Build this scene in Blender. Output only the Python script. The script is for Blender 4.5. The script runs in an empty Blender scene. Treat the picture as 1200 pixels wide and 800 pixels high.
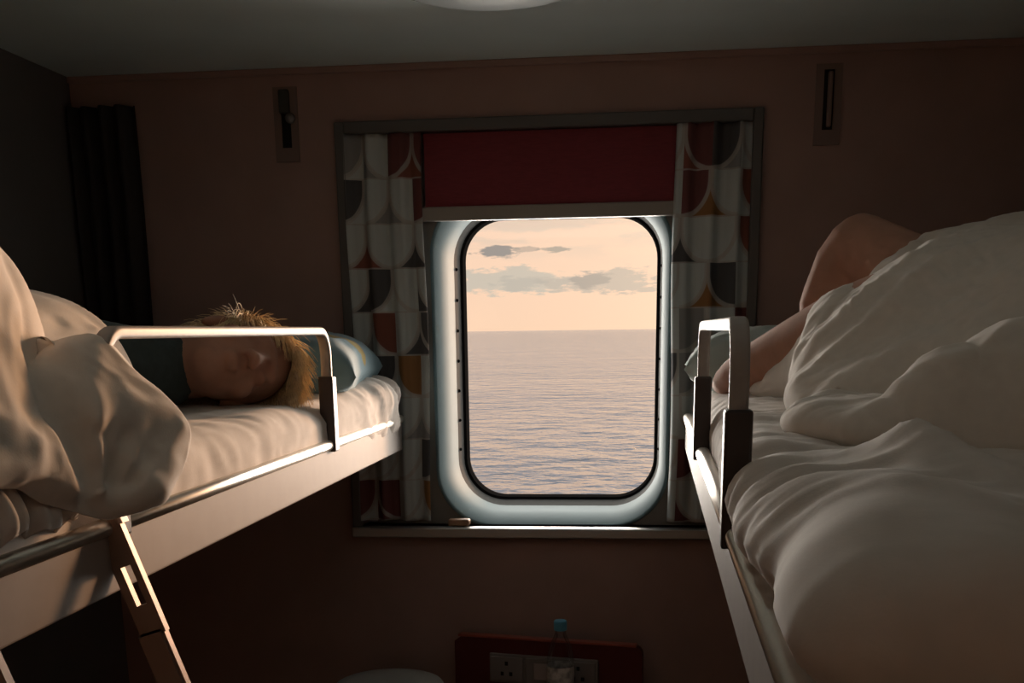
import bpy, bmesh, math, random
import numpy as np
from mathutils import Vector, Matrix

random.seed(7)
rng = np.random.default_rng(11)
SC = bpy.context.scene
COL = SC.collection

# ------------------------------------------------------------------ camera
cam_d = bpy.data.cameras.new('camera')
cam = bpy.data.objects.new('camera', cam_d)
COL.objects.link(cam)
SC.camera = cam
fpx = 1316.0
cam_d.sensor_fit = 'HORIZONTAL'
cam_d.sensor_width = 36.0
cam_d.lens = fpx / 1200 * 36
cam_d.shift_y = (719 - 400) / 1200
cam_d.clip_start = 0.02
cam_d.clip_end = 60000
_y = np.array([155.0, -334.0, fpx]); _y /= np.linalg.norm(_y)
_zd = np.array([71.0, 5217.0, fpx]); _zd -= _zd.dot(_y) * _y; _zd /= np.linalg.norm(_zd)
_x = np.cross(_y, -_zd)
_R = np.stack([_x, _y, -_zd])
_m = Matrix.Identity(4)
for i in range(3):
    _m[i][0], _m[i][1], _m[i][2] = _R[i][0], -_R[i][1], -_R[i][2]
EYE = Vector((0.0, -2.69, 1.5194))
_m.translation = EYE
cam.matrix_world = _m

# ------------------------------------------------------------------ view
SC.view_settings.view_transform = 'Standard'
SC.view_settings.look = 'None'
SC.view_settings.gamma = 1.0
SC.view_settings.use_curve_mapping = False
SC.view_settings.exposure = 0.0

# ------------------------------------------------------------------ node helper
class NT:
    def __init__(s, tree):
        s.t = tree; tree.nodes.clear()
    def n(s, kind, **kw):
        nd = s.t.nodes.new(kind)
        for k, v in kw.items(): setattr(nd, k, v)
        return nd
    def l(s, a, b): s.t.links.new(a, b)
    def put(s, sock, v):
        if hasattr(v, 'is_output') or isinstance(v, bpy.types.NodeSocket): s.l(v, sock)
        else: sock.default_value = v
    def math(s, op, a, b=None, c=None, clamp=False):
        nd = s.n('ShaderNodeMath', operation=op, use_clamp=clamp)
        s.put(nd.inputs[0], a)
        if b is not None: s.put(nd.inputs[1], b)
        if c is not None: s.put(nd.inputs[2], c)
        return nd.outputs[0]
    def mix(s, f, a, b, blend='MIX'):
        nd = s.n('ShaderNodeMix', data_type='RGBA', blend_type=blend)
        s.put(nd.inputs[0], f)
        s.put(nd.inputs[6], a if not isinstance(a, tuple) else (*a, 1)[:4])
        s.put(nd.inputs[7], b if not isinstance(b, tuple) else (*b, 1)[:4])
        return nd.outputs[2]
    def sstep(s, v, a, b):
        nd = s.n('ShaderNodeMapRange', interpolation_type='SMOOTHSTEP')
        s.put(nd.inputs[0], v); nd.inputs[1].default_value = a; nd.inputs[2].default_value = b
        return nd.outputs[0]

def lin(r, g, b):
    f = lambda c: (c / 255 / 12.92) if c / 255 <= 0.04045 else ((c / 255 + 0.055) / 1.055) ** 2.4
    return (f(r), f(g), f(b))

# ------------------------------------------------------------------ sky: hazy sunset over the sea
SUN_AZ, SUN_EL = math.radians(16.0), math.radians(4.5)
SUN_DIR = Vector((math.sin(SUN_AZ) * math.cos(SUN_EL), math.cos(SUN_AZ) * math.cos(SUN_EL), math.sin(SUN_EL)))
world = bpy.data.worlds.new('sky'); SC.world = world
world.use_nodes = True
w = NT(world.node_tree)
tc = w.n('ShaderNodeTexCoord')
sep = w.n('ShaderNodeSeparateXYZ'); w.l(tc.outputs['Generated'], sep.inputs[0])
el = w.math('MULTIPLY', w.math('ARCSINE', sep.outputs[2]), 57.2958)
az = w.math('MULTIPLY', w.math('ARCTAN2', sep.outputs[0], sep.outputs[1]), 57.2958)
ramp = w.n('ShaderNodeValToRGB')
w.put(ramp.inputs[0], w.math('DIVIDE', el, 90.0, clamp=True))
cr = ramp.color_ramp
for pos, c in [(0.0, lin(246, 208, 178)), (0.018, lin(252, 216, 170)), (0.04, lin(252, 226, 158)), (0.07, lin(218, 204, 182)),
               (0.13, lin(250, 246, 242)), (0.4, lin(236, 244, 252)), (1.0, lin(205, 226, 248))]:
    if pos in (0.0, 1.0):
        e = cr.elements[0 if pos == 0.0 else 1]; e.position = pos
    else:
        e = cr.elements.new(pos)
    e.color = (*c, 1)
def sky_vec(sa, se, off=0.0):
    cb = w.n('ShaderNodeCombineXYZ')
    w.put(cb.inputs[0], w.math('MULTIPLY', az, sa)); w.put(cb.inputs[1], w.math('MULTIPLY', el, se)); cb.inputs[2].default_value = off
    return cb.outputs[0]
def sky_noise(sa, se, off, detail=5, rough=0.55):
    nz = w.n('ShaderNodeTexNoise'); w.l(sky_vec(sa, se, off), nz.inputs['Vector'])
    nz.inputs['Scale'].default_value = 1; nz.inputs['Detail'].default_value = detail; nz.inputs['Roughness'].default_value = rough
    return nz.outputs[0]
n1 = sky_noise(0.28, 1.5, 3.1)
n2 = sky_noise(0.9, 3.2, 8.4, 6, 0.6)
sky = ramp.outputs[0]
# high thin cloud sheet
hi = w.math('MULTIPLY', w.sstep(n1, 0.45, 0.62), w.sstep(el, 2.6, 5.0))
sky = w.mix(w.math('MULTIPLY', hi, 0.55), sky, lin(206, 192, 176))
# cumulus banks
def bank(azc, elc, wa, we, col, strength):
    global sky
    da = w.math('DIVIDE', w.math('SUBTRACT', az, azc), wa)
    de = w.math('DIVIDE', w.math('SUBTRACT', el, elc), we)
    d = w.math('SQRT', w.math('ADD', w.math('MULTIPLY', da, da), w.math('MULTIPLY', de, de)))
    d = w.math('ADD', d, w.math('MULTIPLY', w.math('SUBTRACT', n2, 0.5), -2.6))
    f = w.sstep(d, 1.12, 0.72)
    sky = w.mix(w.math('MULTIPLY', f, strength), sky, col)
bank(-6.4, 2.35, 3.2, 0.62, lin(196, 188, 174), 0.9)
bank(-1.8, 2.25, 3.0, 0.6, lin(192, 180, 166), 0.85)
bank(-2.6, 2.35, 1.0, 0.42, lin(168, 158, 148), 0.75)
bank(-6.2, 2.2, 1.1, 0.34, lin(178, 172, 162), 0.5)
bank(-7.3, 3.72, 1.1, 0.27, lin(146, 142, 138), 0.95)
bank(-4.3, 3.76, 0.75, 0.16, lin(166, 158, 146), 0.85)
bank(-5.9, 3.8, 0.7, 0.12, lin(160, 152, 142), 0.6)
for a_, e_ in ((9, 3.2), (17, 2.4), (-18, 3.0), (-30, 2.2), (32, 3.4), (45, 2.5), (-48, 3.3), (60, 3), (-70, 2.6)):
    bank(a_, e_, 4.2, 0.7, lin(190, 180, 168), 0.8)
# glow around the sun (out of frame to the right)
vm = w.n('ShaderNodeVectorMath', operation='DOT_PRODUCT')
nrm = w.n('ShaderNodeVectorMath', operation='NORMALIZE'); w.l(tc.outputs['Generated'], nrm.inputs[0])
w.l(nrm.outputs[0], vm.inputs[0]); vm.inputs[1].default_value = SUN_DIR
ang = w.math('MULTIPLY', w.math('ARCCOSINE', w.math('MINIMUM', vm.outputs['Value'], 0.99999)), 57.2958)
glow = w.math('MULTIPLY', w.math('POWER', 2.718, w.math('DIVIDE', ang, -5.0)), 3.0)
gl = w.n('ShaderNodeMix', data_type='RGBA', blend_type='ADD'); gl.inputs[0].default_value = 1.0
w.l(sky, gl.inputs[6])
gc = w.n('ShaderNodeVectorMath', operation='SCALE'); gc.inputs[0].default_value = (1.0, 0.72, 0.42); w.l(glow, gc.inputs['Scale'])
w.l(gc.outputs[0], gl.inputs[7])
bg = w.n('ShaderNodeBackground'); w.l(gl.outputs[2], bg.inputs[0]); bg.inputs[1].default_value = 1.08
wo = w.n('ShaderNodeOutputWorld'); w.l(bg.outputs[0], wo.inputs[0])

# ------------------------------------------------------------------ sun and an added fill lamp outside the window
def light(name, kind, energy, color, loc, direction, **kw):
    d = bpy.data.lights.new(name, kind); d.energy = energy; d.color = color
    for k, v in kw.items(): setattr(d, k, v)
    o = bpy.data.objects.new(name, d); COL.objects.link(o)
    o.location = loc
    o.rotation_euler = Vector(direction).to_track_quat('-Z', 'Y').to_euler()
    return o
light('sun', 'SUN', 3.3, (1.0, 0.52, 0.25), (4, 9, 3), -SUN_DIR, angle=math.radians(5))
light('added_window_fill', 'AREA', 80.0, (1.0, 0.91, 0.81), (-0.216, 1.5, 1.44), (0, -1, 0),
      shape='RECTANGLE', size=2.2, size_y=1.8, spread=math.radians(90))  # area lamp added outside the glass to lift the cabin beyond sky and sun

# ------------------------------------------------------------------ materials
MATS = {}
def mat(name, base, rough=0.6, metal=0.0, noise=0.0, nscale=30.0, bump=0.0, bscale=200.0, sheen=0.0, spec=0.5,
        trans=0.0, ior=1.45, sss=0.0, coat=0.0, stretch=None):
    if name in MATS: return MATS[name]
    m = bpy.data.materials.new(name); m.use_nodes = True
    t = NT(m.node_tree)
    b = t.n('ShaderNodeBsdfPrincipled'); o = t.n('ShaderNodeOutputMaterial'); t.l(b.outputs[0], o.inputs[0])
    b.inputs['Base Color'].default_value = (*base, 1); b.inputs['Roughness'].default_value = rough
    b.inputs['Metallic'].default_value = metal; b.inputs['Specular IOR Level'].default_value = spec
    b.inputs['Sheen Weight'].default_value = sheen; b.inputs['Transmission Weight'].default_value = trans
    b.inputs['IOR'].default_value = ior; b.inputs['Coat Weight'].default_value = coat
    if sss:
        b.inputs['Subsurface Weight'].default_value = sss
        b.inputs['Subsurface Radius'].default_value = (0.012, 0.005, 0.003)
        b.inputs['Subsurface Scale'].default_value = 1.0
    tc = t.n('ShaderNodeTexCoord')
    vec = tc.outputs['Object']
    if stretch:
        mp = t.n('ShaderNodeMapping'); t.l(vec, mp.inputs[0]); mp.inputs['Scale'].default_value = stretch; vec = mp.outputs[0]
    if noise:
        nz = t.n('ShaderNodeTexNoise'); t.l(vec, nz.inputs['Vector']); nz.inputs['Scale'].default_value = nscale; nz.inputs['Detail'].default_value = 5
        lo = tuple(c * (1 - noise) for c in base); hi = tuple(min(1, c * (1 + noise)) for c in base)
        t.l(t.mix(t.sstep(nz.outputs[0], 0.3, 0.7), lo, hi), b.inputs['Base Color'])
    if bump:
        nb = t.n('ShaderNodeTexNoise'); t.l(vec, nb.inputs['Vector']); nb.inputs['Scale'].default_value = bscale; nb.inputs['Detail'].default_value = 4
        bp = t.n('ShaderNodeBump'); bp.inputs['Strength'].default_value = bump; bp.inputs['Distance'].default_value = 0.002
        t.l(nb.outputs[0], bp.inputs['Height']); t.l(bp.outputs[0], b.inputs['Normal'])
    MATS[name] = m
    return m

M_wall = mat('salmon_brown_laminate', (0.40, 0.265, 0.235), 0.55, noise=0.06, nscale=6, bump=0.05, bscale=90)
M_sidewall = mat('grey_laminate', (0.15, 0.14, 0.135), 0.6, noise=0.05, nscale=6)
M_ceil = mat('grey_ceiling_paint', (0.80, 0.93, 0.94), 0.7, noise=0.03, nscale=4)
M_floor = mat('dark_carpet', (0.20, 0.14, 0.125), 0.95, noise=0.3, nscale=120)
M_reveal = mat('pale_blue_reveal_paint', (0.18, 0.28, 0.315), 0.7, noise=0.03, nscale=20, spec=0.15)
M_reveal_panel = mat('grey_window_lining', (0.22, 0.215, 0.20), 0.5, noise=0.06, nscale=14)
M_winmetal = mat('grey_window_metal', (0.055, 0.062, 0.062), 0.8, spec=0.05)
M_gasket = mat('black_rubber', (0.012, 0.012, 0.012), 1.0, spec=0.0)
M_trim = mat('window_trim_paint', (0.12, 0.115, 0.11), 0.4)
M_panel = mat('bunk_panel_enamel', (0.30, 0.258, 0.236), 0.6, spec=0.2, noise=0.03, nscale=25, bump=0.03, bscale=300)
M_rail = mat('brushed_aluminium_rail', (0.36, 0.325, 0.30), 0.5, spec=0.4, noise=0.04, nscale=80)
M_sleeve = mat('grey_rail_sleeve', (0.055, 0.042, 0.038), 0.42, metal=0.2)
M_lip = mat('bunk_lip_aluminium', (0.66, 0.62, 0.56), 0.30, metal=0.75, noise=.02, nscale=60)
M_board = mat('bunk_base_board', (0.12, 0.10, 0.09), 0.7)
M_ladder = mat('brown_ladder_metal', (0.30, 0.22, 0.18), 0.42, metal=0.35)
M_red = mat('deep_red_blind_fabric', (0.24, 0.042, 0.055), 0.85, noise=0.08, nscale=160, bump=0.15, bscale=600, stretch=(0.3, 1, 3))
M_redpanel = mat('dark_red_laminate', (0.13, 0.024, 0.022), 0.4, noise=0.05, nscale=18)
M_bar = mat('blind_bar_grey', (0.34, 0.31, 0.28), 0.45)
M_white_cotton = mat('white_duvet_cotton', (0.72, 0.65, 0.58), 0.9, noise=0.03, nscale=60, bump=0.08, bscale=420, sheen=0.25)
M_sheet = mat('pale_bed_sheet', (0.68, 0.62, 0.57), 0.9, noise=0.03, nscale=50, bump=0.08, bscale=420, sheen=0.2)
M_skin = mat('skin', (0.46, 0.25, 0.18), 0.7, spec=0.25, noise=0.06, nscale=30, bump=0.1, bscale=350, sss=0.15)
M_hair = mat('blonde_hair', (0.90, 0.64, 0.36), 0.42, noise=0.2, nscale=80)
M_black = mat('black_slot', (0.01, 0.01, 0.01), 0.8)
M_latch = mat('latch_plate_metal', (0.25, 0.175, 0.155), 0.5)
M_chrome = mat('worn_chrome', (0.38, 0.38, 0.38), 0.45, metal=0.9)
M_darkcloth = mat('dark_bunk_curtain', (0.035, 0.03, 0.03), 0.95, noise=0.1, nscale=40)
M_lamp = mat('lamp_diffuser', (0.55, 0.62, 0.64), 0.35)
M_lamprim = mat('lamp_rim', (0.16, 0.18, 0.18), 0.4)
M_plastic = mat('pale_socket_plastic', (0.24, 0.225, 0.215), 0.5)
M_table = mat('pale_tabletop', (0.62, 0.64, 0.62), 0.45, noise=0.03, nscale=30)
M_tan = mat('tan_wood', (0.34, 0.2, 0.12), 0.5, noise=0.15, nscale=40)
M_cap = mat('blue_cap_plastic', (0.12, 0.42, 0.60), 0.35)
M_label = mat('bottle_label_paper', (0.55, 0.54, 0.52), 0.6, noise=0.5, nscale=55)
M_pink = mat('muted_red_print', (0.4, 0.1, 0.09), 0.6)

def glass_mat(name, tint, refl):
    m = bpy.data.materials.new(name); m.use_nodes = True
    t = NT(m.node_tree)
    o = t.n('ShaderNodeOutputMaterial'); tr = t.n('ShaderNodeBsdfTransparent'); tr.inputs[0].default_value = (*tint, 1)
    g = t.n('ShaderNodeBsdfGlossy'); g.inputs['Roughness'].default_value = 0.02
    lw = t.n('ShaderNodeFresnel'); lw.inputs[0].default_value = 1.45
    mx = t.n('ShaderNodeMixShader'); t.l(t.math('MULTIPLY', lw.outputs[0], refl), mx.inputs[0])
    t.l(tr.outputs[0], mx.inputs[1]); t.l(g.outputs[0], mx.inputs[2]); t.l(mx.outputs[0], o.inputs[0])
    return m
M_glass = glass_mat('window_glass', (0.985, 0.985, 0.98), 0.7)
M_pet = glass_mat('clear_bottle_plastic', (0.95, 0.96, 0.97), 0.5)

# ------------------------------------------------------------------ mesh helpers
def link(name, me, m=None, parent=None, loc=None, smooth=False):
    o = bpy.data.objects.new(name, me); COL.objects.link(o)
    if m is not None and not me.materials: me.materials.append(m)
    if parent is not None: o.parent = parent
    if loc is not None: o.location = loc
    if smooth:
        for p in me.polygons: p.use_smooth = True
    return o
def tag(o, label=None, cat=None, group=None, kind=None):
    if label: o['label'] = label
    if cat: o['category'] = cat
    if group: o['group'] = group
    if kind: o['kind'] = kind
    return o
def empty(name, loc=(0, 0, 0), rz=0.0, parent=None):
    o = bpy.data.objects.new(name, None); COL.objects.link(o); o.location = loc; o.rotation_euler = (0, 0, rz)
    o.empty_display_size = 0.05
    if parent: o.parent = parent
    return o
def bm_mesh(bm, name='mesh'):
    me = bpy.data.meshes.new(name); bm.normal_update(); bm.to_mesh(me); bm.free(); return me
def box_bm(x0, x1, y0, y1, z0, z1, bevel=0.0, seg=2, bm=None):
    own = bm is None
    b = bmesh.new()
    bmesh.ops.create_cube(b, size=1.0)
    for v in b.verts:
        v.co = Vector((x0 + (v.co.x + .5) * (x1 - x0), y0 + (v.co.y + .5) * (y1 - y0), z0 + (v.co.z + .5) * (z1 - z0)))
    if bevel > 0:
        bmesh.ops.bevel(b, geom=b.edges[:], offset=bevel, segments=seg, profile=0.5, affect='EDGES')
    if own: return b
    tmp = bpy.data.meshes.new('t'); b.to_mesh(tmp); b.free(); bm.from_mesh(tmp); bpy.data.meshes.remove(tmp)
    return bm
def box(name, x0, x1, y0, y1, z0, z1, m, parent=None, bevel=0.0, seg=2):
    return link(name, bm_mesh(box_bm(x0, x1, y0, y1, z0, z1, bevel, seg), name), m, parent, smooth=False)
def lathe_bm(profile, seg=32, center=(0, 0, 0), bm=None):
    """profile: list of (r, z)"""
    b = bm or bmesh.new(); cx, cy, cz = center
    rings = []
    for r, z in profile:
        if r < 1e-6: rings.append([b.verts.new((cx, cy, cz + z))])
        else: rings.append([b.verts.new((cx + r * math.cos(2 * math.pi * k / seg), cy + r * math.sin(2 * math.pi * k / seg), cz + z)) for k in range(seg)])
    for A, B in zip(rings, rings[1:]):
        for k in range(seg):
            q = (k + 1) % seg
            if len(A) == 1 and len(B) == 1: continue
            if len(A) == 1: b.faces.new((A[0], B[k], B[q]))
            elif len(B) == 1: b.faces.new((A[k], A[q], B[0]))
            else: b.faces.new((A[k], A[q], B[q], B[k]))
    bmesh.ops.recalc_face_normals(b, faces=b.faces[:])
    return b
def sweep_bm(path, section, up=Vector((1, 0, 0)), bm=None):
    """sweep a closed 2D section [(a,b)] along path; a along `up` (kept), b along up x tangent"""
    b = bm or bmesh.new(); path = [Vector(p) for p in path]; rings = []
    for i, p in enumerate(path):
        t = (path[min(i + 1, len(path) - 1)] - path[max(i - 1, 0)]).normalized()
        u = (up - t * up.dot(t)).normalized(); v = t.cross(u).normalized()
        rings.append([b.verts.new(p + u * a + v * c) for a, c in section])
    n = len(section)
    for A, B in zip(rings, rings[1:]):
        for k in range(n): b.faces.new((A[k], A[(k + 1) % n], B[(k + 1) % n], B[k]))
    b.faces.new(rings[0][::-1]); b.faces.new(rings[-1])
    bmesh.ops.recalc_face_normals(b, faces=b.faces[:])
    return b
def rrect(hw, hh, r, seg=4):
    pts = []
    for cx, cy, a0 in ((hw - r, hh - r, 0), (-hw + r, hh - r, 90), (-hw + r, -hh + r, 180), (hw - r, -hh + r, 270)):
        for k in range(seg + 1):
            a = math.radians(a0 + 90 * k / seg); pts.append((cx + r * math.cos(a), cy + r * math.sin(a)))
    return pts
def grid_mesh(P, name='grid', close_u=False):
    """P: (n,m,3) array"""
    n, m_ = P.shape[:2]
    idx = np.arange(n * m_).reshape(n, m_)
    a = idx[:-1, :-1]; b = idx[1:, :-1]; c = idx[1:, 1:]; d = idx[:-1, 1:]
    F = np.stack([a, b, c, d], -1).reshape(-1, 4)
    if close_u:
        F2 = np.stack([idx[-1, :-1], idx[0, :-1], idx[0, 1:], idx[-1, 1:]], -1).reshape(-1, 4); F = np.concatenate([F, F2])
    me = bpy.data.meshes.new(name)
    me.from_pydata(P.reshape(-1, 3).tolist(), [], F.tolist()); me.update()
    return me
# vectorised value noise
_tab = rng.random((64, 64, 64))
def vnoise(p):
    p = np.asarray(p, float); i = np.floor(p).astype(int); f = p - i; f = f * f * (3 - 2 * f)
    i0 = i & 63; i1 = (i + 1) & 63
    def g(a, b, c): return _tab[a, b, c]
    x0, y0, z0 = i0[..., 0], i0[..., 1], i0[..., 2]; x1, y1, z1 = i1[..., 0], i1[..., 1], i1[..., 2]
    fx, fy, fz = f[..., 0], f[..., 1], f[..., 2]
    c00 = g(x0, y0, z0) * (1 - fx) + g(x1, y0, z0) * fx; c10 = g(x0, y1, z0) * (1 - fx) + g(x1, y1, z0) * fx
    c01 = g(x0, y0, z1) * (1 - fx) + g(x1, y0, z1) * fx; c11 = g(x0, y1, z1) * (1 - fx) + g(x1, y1, z1) * fx
    return ((c00 * (1 - fy) + c10 * fy) * (1 - fz) + (c01 * (1 - fy) + c11 * fy) * fz) * 2 - 1
def folds(p, scale, seed=0.0, warp=0.35, ws=3.0):
    """soft sharp-crested folds in [-1,1]; scale = per-axis frequency"""
    p = np.asarray(p, float)
    wv = np.stack([vnoise(p * ws + 5.1 + seed), vnoise(p * ws + 17.7 + seed), vnoise(p * ws + 31.3 + seed)], -1) * warp / ws * 2
    q = (p + wv) * np.asarray(scale) + seed
    n = vnoise(q); n2 = vnoise(q * 2.1 + 9.0)
    r = 1 - 2 * np.sqrt(n * n + 0.006)
    return 0.75 * r + 0.25 * (1 - 2 * np.sqrt(n2 * n2 + 0.01))
def normals_grid(P):
    du = np.gradient(P, axis=0); dv = np.gradient(P, axis=1)
    N = np.cross(du, dv); L = np.linalg.norm(N, axis=-1, keepdims=True); L[L < 1e-9] = 1
    return N / L
def catmull(P, k):
    """subdivide first axis of P (n,...) by k with Catmull-Rom"""
    n = P.shape[0]; ts = np.linspace(0, n - 1, (n - 1) * k + 1); i = np.minimum(ts.astype(int), n - 2); f = ts - i
    e = lambda j: P[np.clip(j, 0, n - 1)]
    f = f.reshape(-1, *([1] * (P.ndim - 1)))
    p0, p1, p2, p3 = e(i - 1), e(i), e(i + 1), e(i + 2)
    return 0.5 * ((2 * p1) + (-p0 + p2) * f + (2 * p0 - 5 * p1 + 4 * p2 - p3) * f ** 2 + (-p0 + 3 * p1 - 3 * p2 + p3) * f ** 3)
def patch(ctrl, ku, kv):
    P = np.array(ctrl, float)
    P = catmull(P, ku); P = np.swapaxes(catmull(np.swapaxes(P, 0, 1), kv), 0, 1)
    return P
def solidify(o, t):
    md = o.modifiers.new('thickness', 'SOLIDIFY'); md.thickness = t; md.offset = -1
    return o
def soft_box_mesh(x0, x1, y0, y1, z0, z1, r, step, disp=None, name='soft_box'):
    """rounded box, evenly gridded, displaced along its normals"""
    c = np.array([(x0 + x1) / 2, (y0 + y1) / 2, (z0 + z1) / 2]); h = np.array([(x1 - x0) / 2, (y1 - y0) / 2, (z1 - z0) / 2])
    verts = []; faces = []; off = 0
    for ax in range(3):
        for s in (-1, 1):
            a, b = [k for k in range(3) if k != ax]
            na = max(6, int(2 * h[a] / step)); nb = max(6, int(2 * h[b] / step))
            A, B = np.meshgrid(np.linspace(-h[a], h[a], na + 1), np.linspace(-h[b], h[b], nb + 1), indexing='ij')
            P = np.zeros((na + 1, nb + 1, 3)); P[..., a] = A; P[..., b] = B; P[..., ax] = s * h[ax]
            inner = np.clip(P, -(h - r), h - r); d = P - inner
            L = np.linalg.norm(d, axis=-1, keepdims=True); N = d / np.maximum(L, 1e-9); P = inner + N * r
            if disp is not None: P = P + N * disp(P + c, N)[..., None]
            idx = np.arange((na + 1) * (nb + 1)).reshape(na + 1, nb + 1) + off
            F = np.stack([idx[:-1, :-1], idx[1:, :-1], idx[1:, 1:], idx[:-1, 1:]], -1).reshape(-1, 4)
            flip = (s < 0) ^ (ax == 1)
            if flip: F = F[:, ::-1]
            verts.append((P + c).reshape(-1, 3)); faces.append(F); off += P.shape[0] * P.shape[1]
    me = bpy.data.meshes.new(name)
    me.from_pydata(np.concatenate(verts).tolist(), [], np.concatenate(faces).tolist())
    bm = bmesh.new(); bm.from_mesh(me); bmesh.ops.remove_doubles(bm, verts=bm.verts[:], dist=1e-5); bmesh.ops.recalc_face_normals(bm, faces=bm.faces[:])
    bm.to_mesh(me); bm.free()
    return me

# ------------------------------------------------------------------ the setting: cabin shell
XW0, XW1, YB, H = -1.333, 0.885, -3.45, 2.10
FX0, FX1, FZ0, FZ1 = -0.706, 0.252, 1.036, 1.982          # outer window trim
HX0, HX1, HZ0, HZ1 = FX0 + .022, FX1 - .022, FZ0 + .02, FZ1 - .026   # wall hole
def wall_with_hole(name, X0, X1, Z0, Z1, hx0, hx1, hz0, hz1, y0, y1, m):
    bm = bmesh.new()
    for a, b, c, d in ((X0, hx0, Z0, Z1), (hx1, X1, Z0, Z1), (hx0, hx1, Z0, hz0), (hx0, hx1, hz1, Z1)):
        box_bm(a, b, y0, y1, c, d, bm=bm)
    return link(name, bm_mesh(bm, name), m)
tag(wall_with_hole('wall_window', XW0 - .05, XW1 + .05, 0, H, HX0, HX1, HZ0, HZ1, 0.0, 0.10, M_wall), kind='structure')
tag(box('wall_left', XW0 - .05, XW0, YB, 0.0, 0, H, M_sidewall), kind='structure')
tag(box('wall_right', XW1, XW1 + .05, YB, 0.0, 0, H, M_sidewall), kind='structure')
tag(box('wall_back', XW0 - .05, XW1 + .05, YB - .05, YB, 0, H, mat('warm_beech_laminate', (0.60, 0.34, 0.20), 0.5, noise=.08, nscale=9, stretch=(3, 1, .4))), kind='structure')
tag(box('floor', XW0 - .05, XW1 + .05, YB - .05, 0.1, -.05, 0, M_floor), kind='structure')
tag(box('ceiling', XW0 - .05, XW1 + .05, YB - .05, 0.1, H, H + .05, M_ceil), kind='structure')
# narrow cove strip where ceiling meets the window wall
tag(box('trim_1', XW0, XW1, -0.012, 0.0, H - .014, H, M_wall, bevel=.003), kind='structure')
# outer hull plate around the opening keeps daylight out of the wall cavity
# ---- window assembly
win = empty('window_1', (-0.227, 0, FZ0)); tag(win, kind='structure')
def wpart(name, me, m, parent=None, smooth=False):
    o = link(name, me, m, None, smooth=smooth)
    p = parent or win
    o.parent = p
    base = Vector((0, 0, 0))
    q = p
    while q is not None: base += q.location; q = q.parent
    o.location = -base if parent is None else (0, 0, 0)
    return o
bm = bmesh.new()
for a, b, c, d in ((FX0, HX0, FZ0, FZ1), (HX1, FX1, FZ0, FZ1), (HX0, HX1, HZ1, FZ1)):
    box_bm(a, b, -.018, .02, c, d, bevel=.003, bm=bm)
wpart('window_trim', bm_mesh(bm), M_trim)
wpart('window_sill', bm_mesh(box_bm(FX0, FX1, -.03, .06, FZ0 - .004, HZ0, bevel=.003)), mat('sill_metal', (0.42, 0.43, 0.42), 0.35, metal=0.5))
def ring_pts(x0, x1, z0, z1, r, y, seg=12):
    cx, cz = (x0 + x1) / 2, (z0 + z1) / 2
    return [(cx + a, y, cz + b) for a, b in rrect((x1 - x0) / 2, (z1 - z0) / 2, r, seg)]
def ring_strip(rings):
    bm = bmesh.new(); R = [[bm.verts.new(p) for p in r] for r in rings]; n = len(R[0])
    for A, B in zip(R, R[1:]):
        for k in range(n): bm.faces.new((A[k], A[(k + 1) % n], B[(k + 1) % n], B[k]))
    bmesh.ops.recalc_face_normals(bm, faces=bm.faces[:])
    return bm
GX0, GX1, GZ0, GZ1 = -0.464, 0.034, 1.088, 1.795            # glass opening at y=.30
OX0, OX1, OZ0, OZ1 = -0.497, 0.058, 1.054, 1.83             # cabin side opening at y=.035
# lining panel with rounded hole (front face) built as a ring from rounded hole to outer rectangle
inner = ring_pts(OX0, OX1, OZ0, OZ1, 0.135, 0.035)
cx, cz = (OX0 + OX1) / 2, (OZ0 + OZ1) / 2
def to_rect(p, x0, x1, z0, z1):
    dx, dz = p[0] - cx, p[2] - cz
    s = min((x1 - cx) / dx if dx > 1e-9 else 1e9, (x0 - cx) / dx if dx < -1e-9 else 1e9, (z1 - cz) / dz if dz > 1e-9 else 1e9, (z0 - cz) / dz if dz < -1e-9 else 1e9)
    return (cx + dx * s, p[1], cz + dz * s)
outer = [to_rect(p, HX0 - .01, HX1 + .01, HZ0 - .01, HZ1 + .01) for p in inner]
outer_b = [(p[0], 0.075, p[2]) for p in outer]
wpart('lining_panel', bm_mesh(ring_strip([outer_b, outer, inner])), M_reveal_panel)
rv = ring_strip([ring_pts(OX0 - .006, OX1 + .006, OZ0 - .006, OZ1 + .006, .14, .036), ring_pts(OX0 - .004, OX1 + .004, OZ0 - .004, OZ1 + .004, .138, .030),
                 ring_pts(OX0, OX1, OZ0, OZ1, .135, .029), ring_pts(OX0 + .003, OX1 - .003, OZ0 + .003, OZ1 - .003, .133, .033),
                 ring_pts(OX0 + .018, OX1 - .013, OZ0 + .018, OZ1 - .02, .125, .15), ring_pts(OX0 + .022, OX1 - .016, OZ0 + .022, OZ1 - .022, .12, .215)])
wpart('window_reveal', bm_mesh(rv), M_reveal, smooth=True)
fr = ring_strip([ring_pts(OX0 + .018, OX1 - .012, OZ0 + .018, OZ1 - .018, .122, .218), ring_pts(OX0 + .022, OX1 - .016, OZ0 + .022, OZ1 - .022, .12, .212),
                 ring_pts(GX0 - .004, GX1 + .004, GZ0 - .004, GZ1 + .004, .108, .262)])
wf = wpart('window_frame', bm_mesh(fr), M_winmetal)
gk = ring_strip([ring_pts(GX0 - .006, GX1 + .006, GZ0 - .006, GZ1 + .006, .109, .260), ring_pts(GX0 + .002, GX1 - .002, GZ0 + .002, GZ1 - .002, .102, .270),
                 ring_pts(GX0 + .004, GX1 - .004, GZ0 + .004, GZ1 - .004, .100, .31)])
wpart('gasket', bm_mesh(gk), M_gasket, smooth=False)
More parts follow.
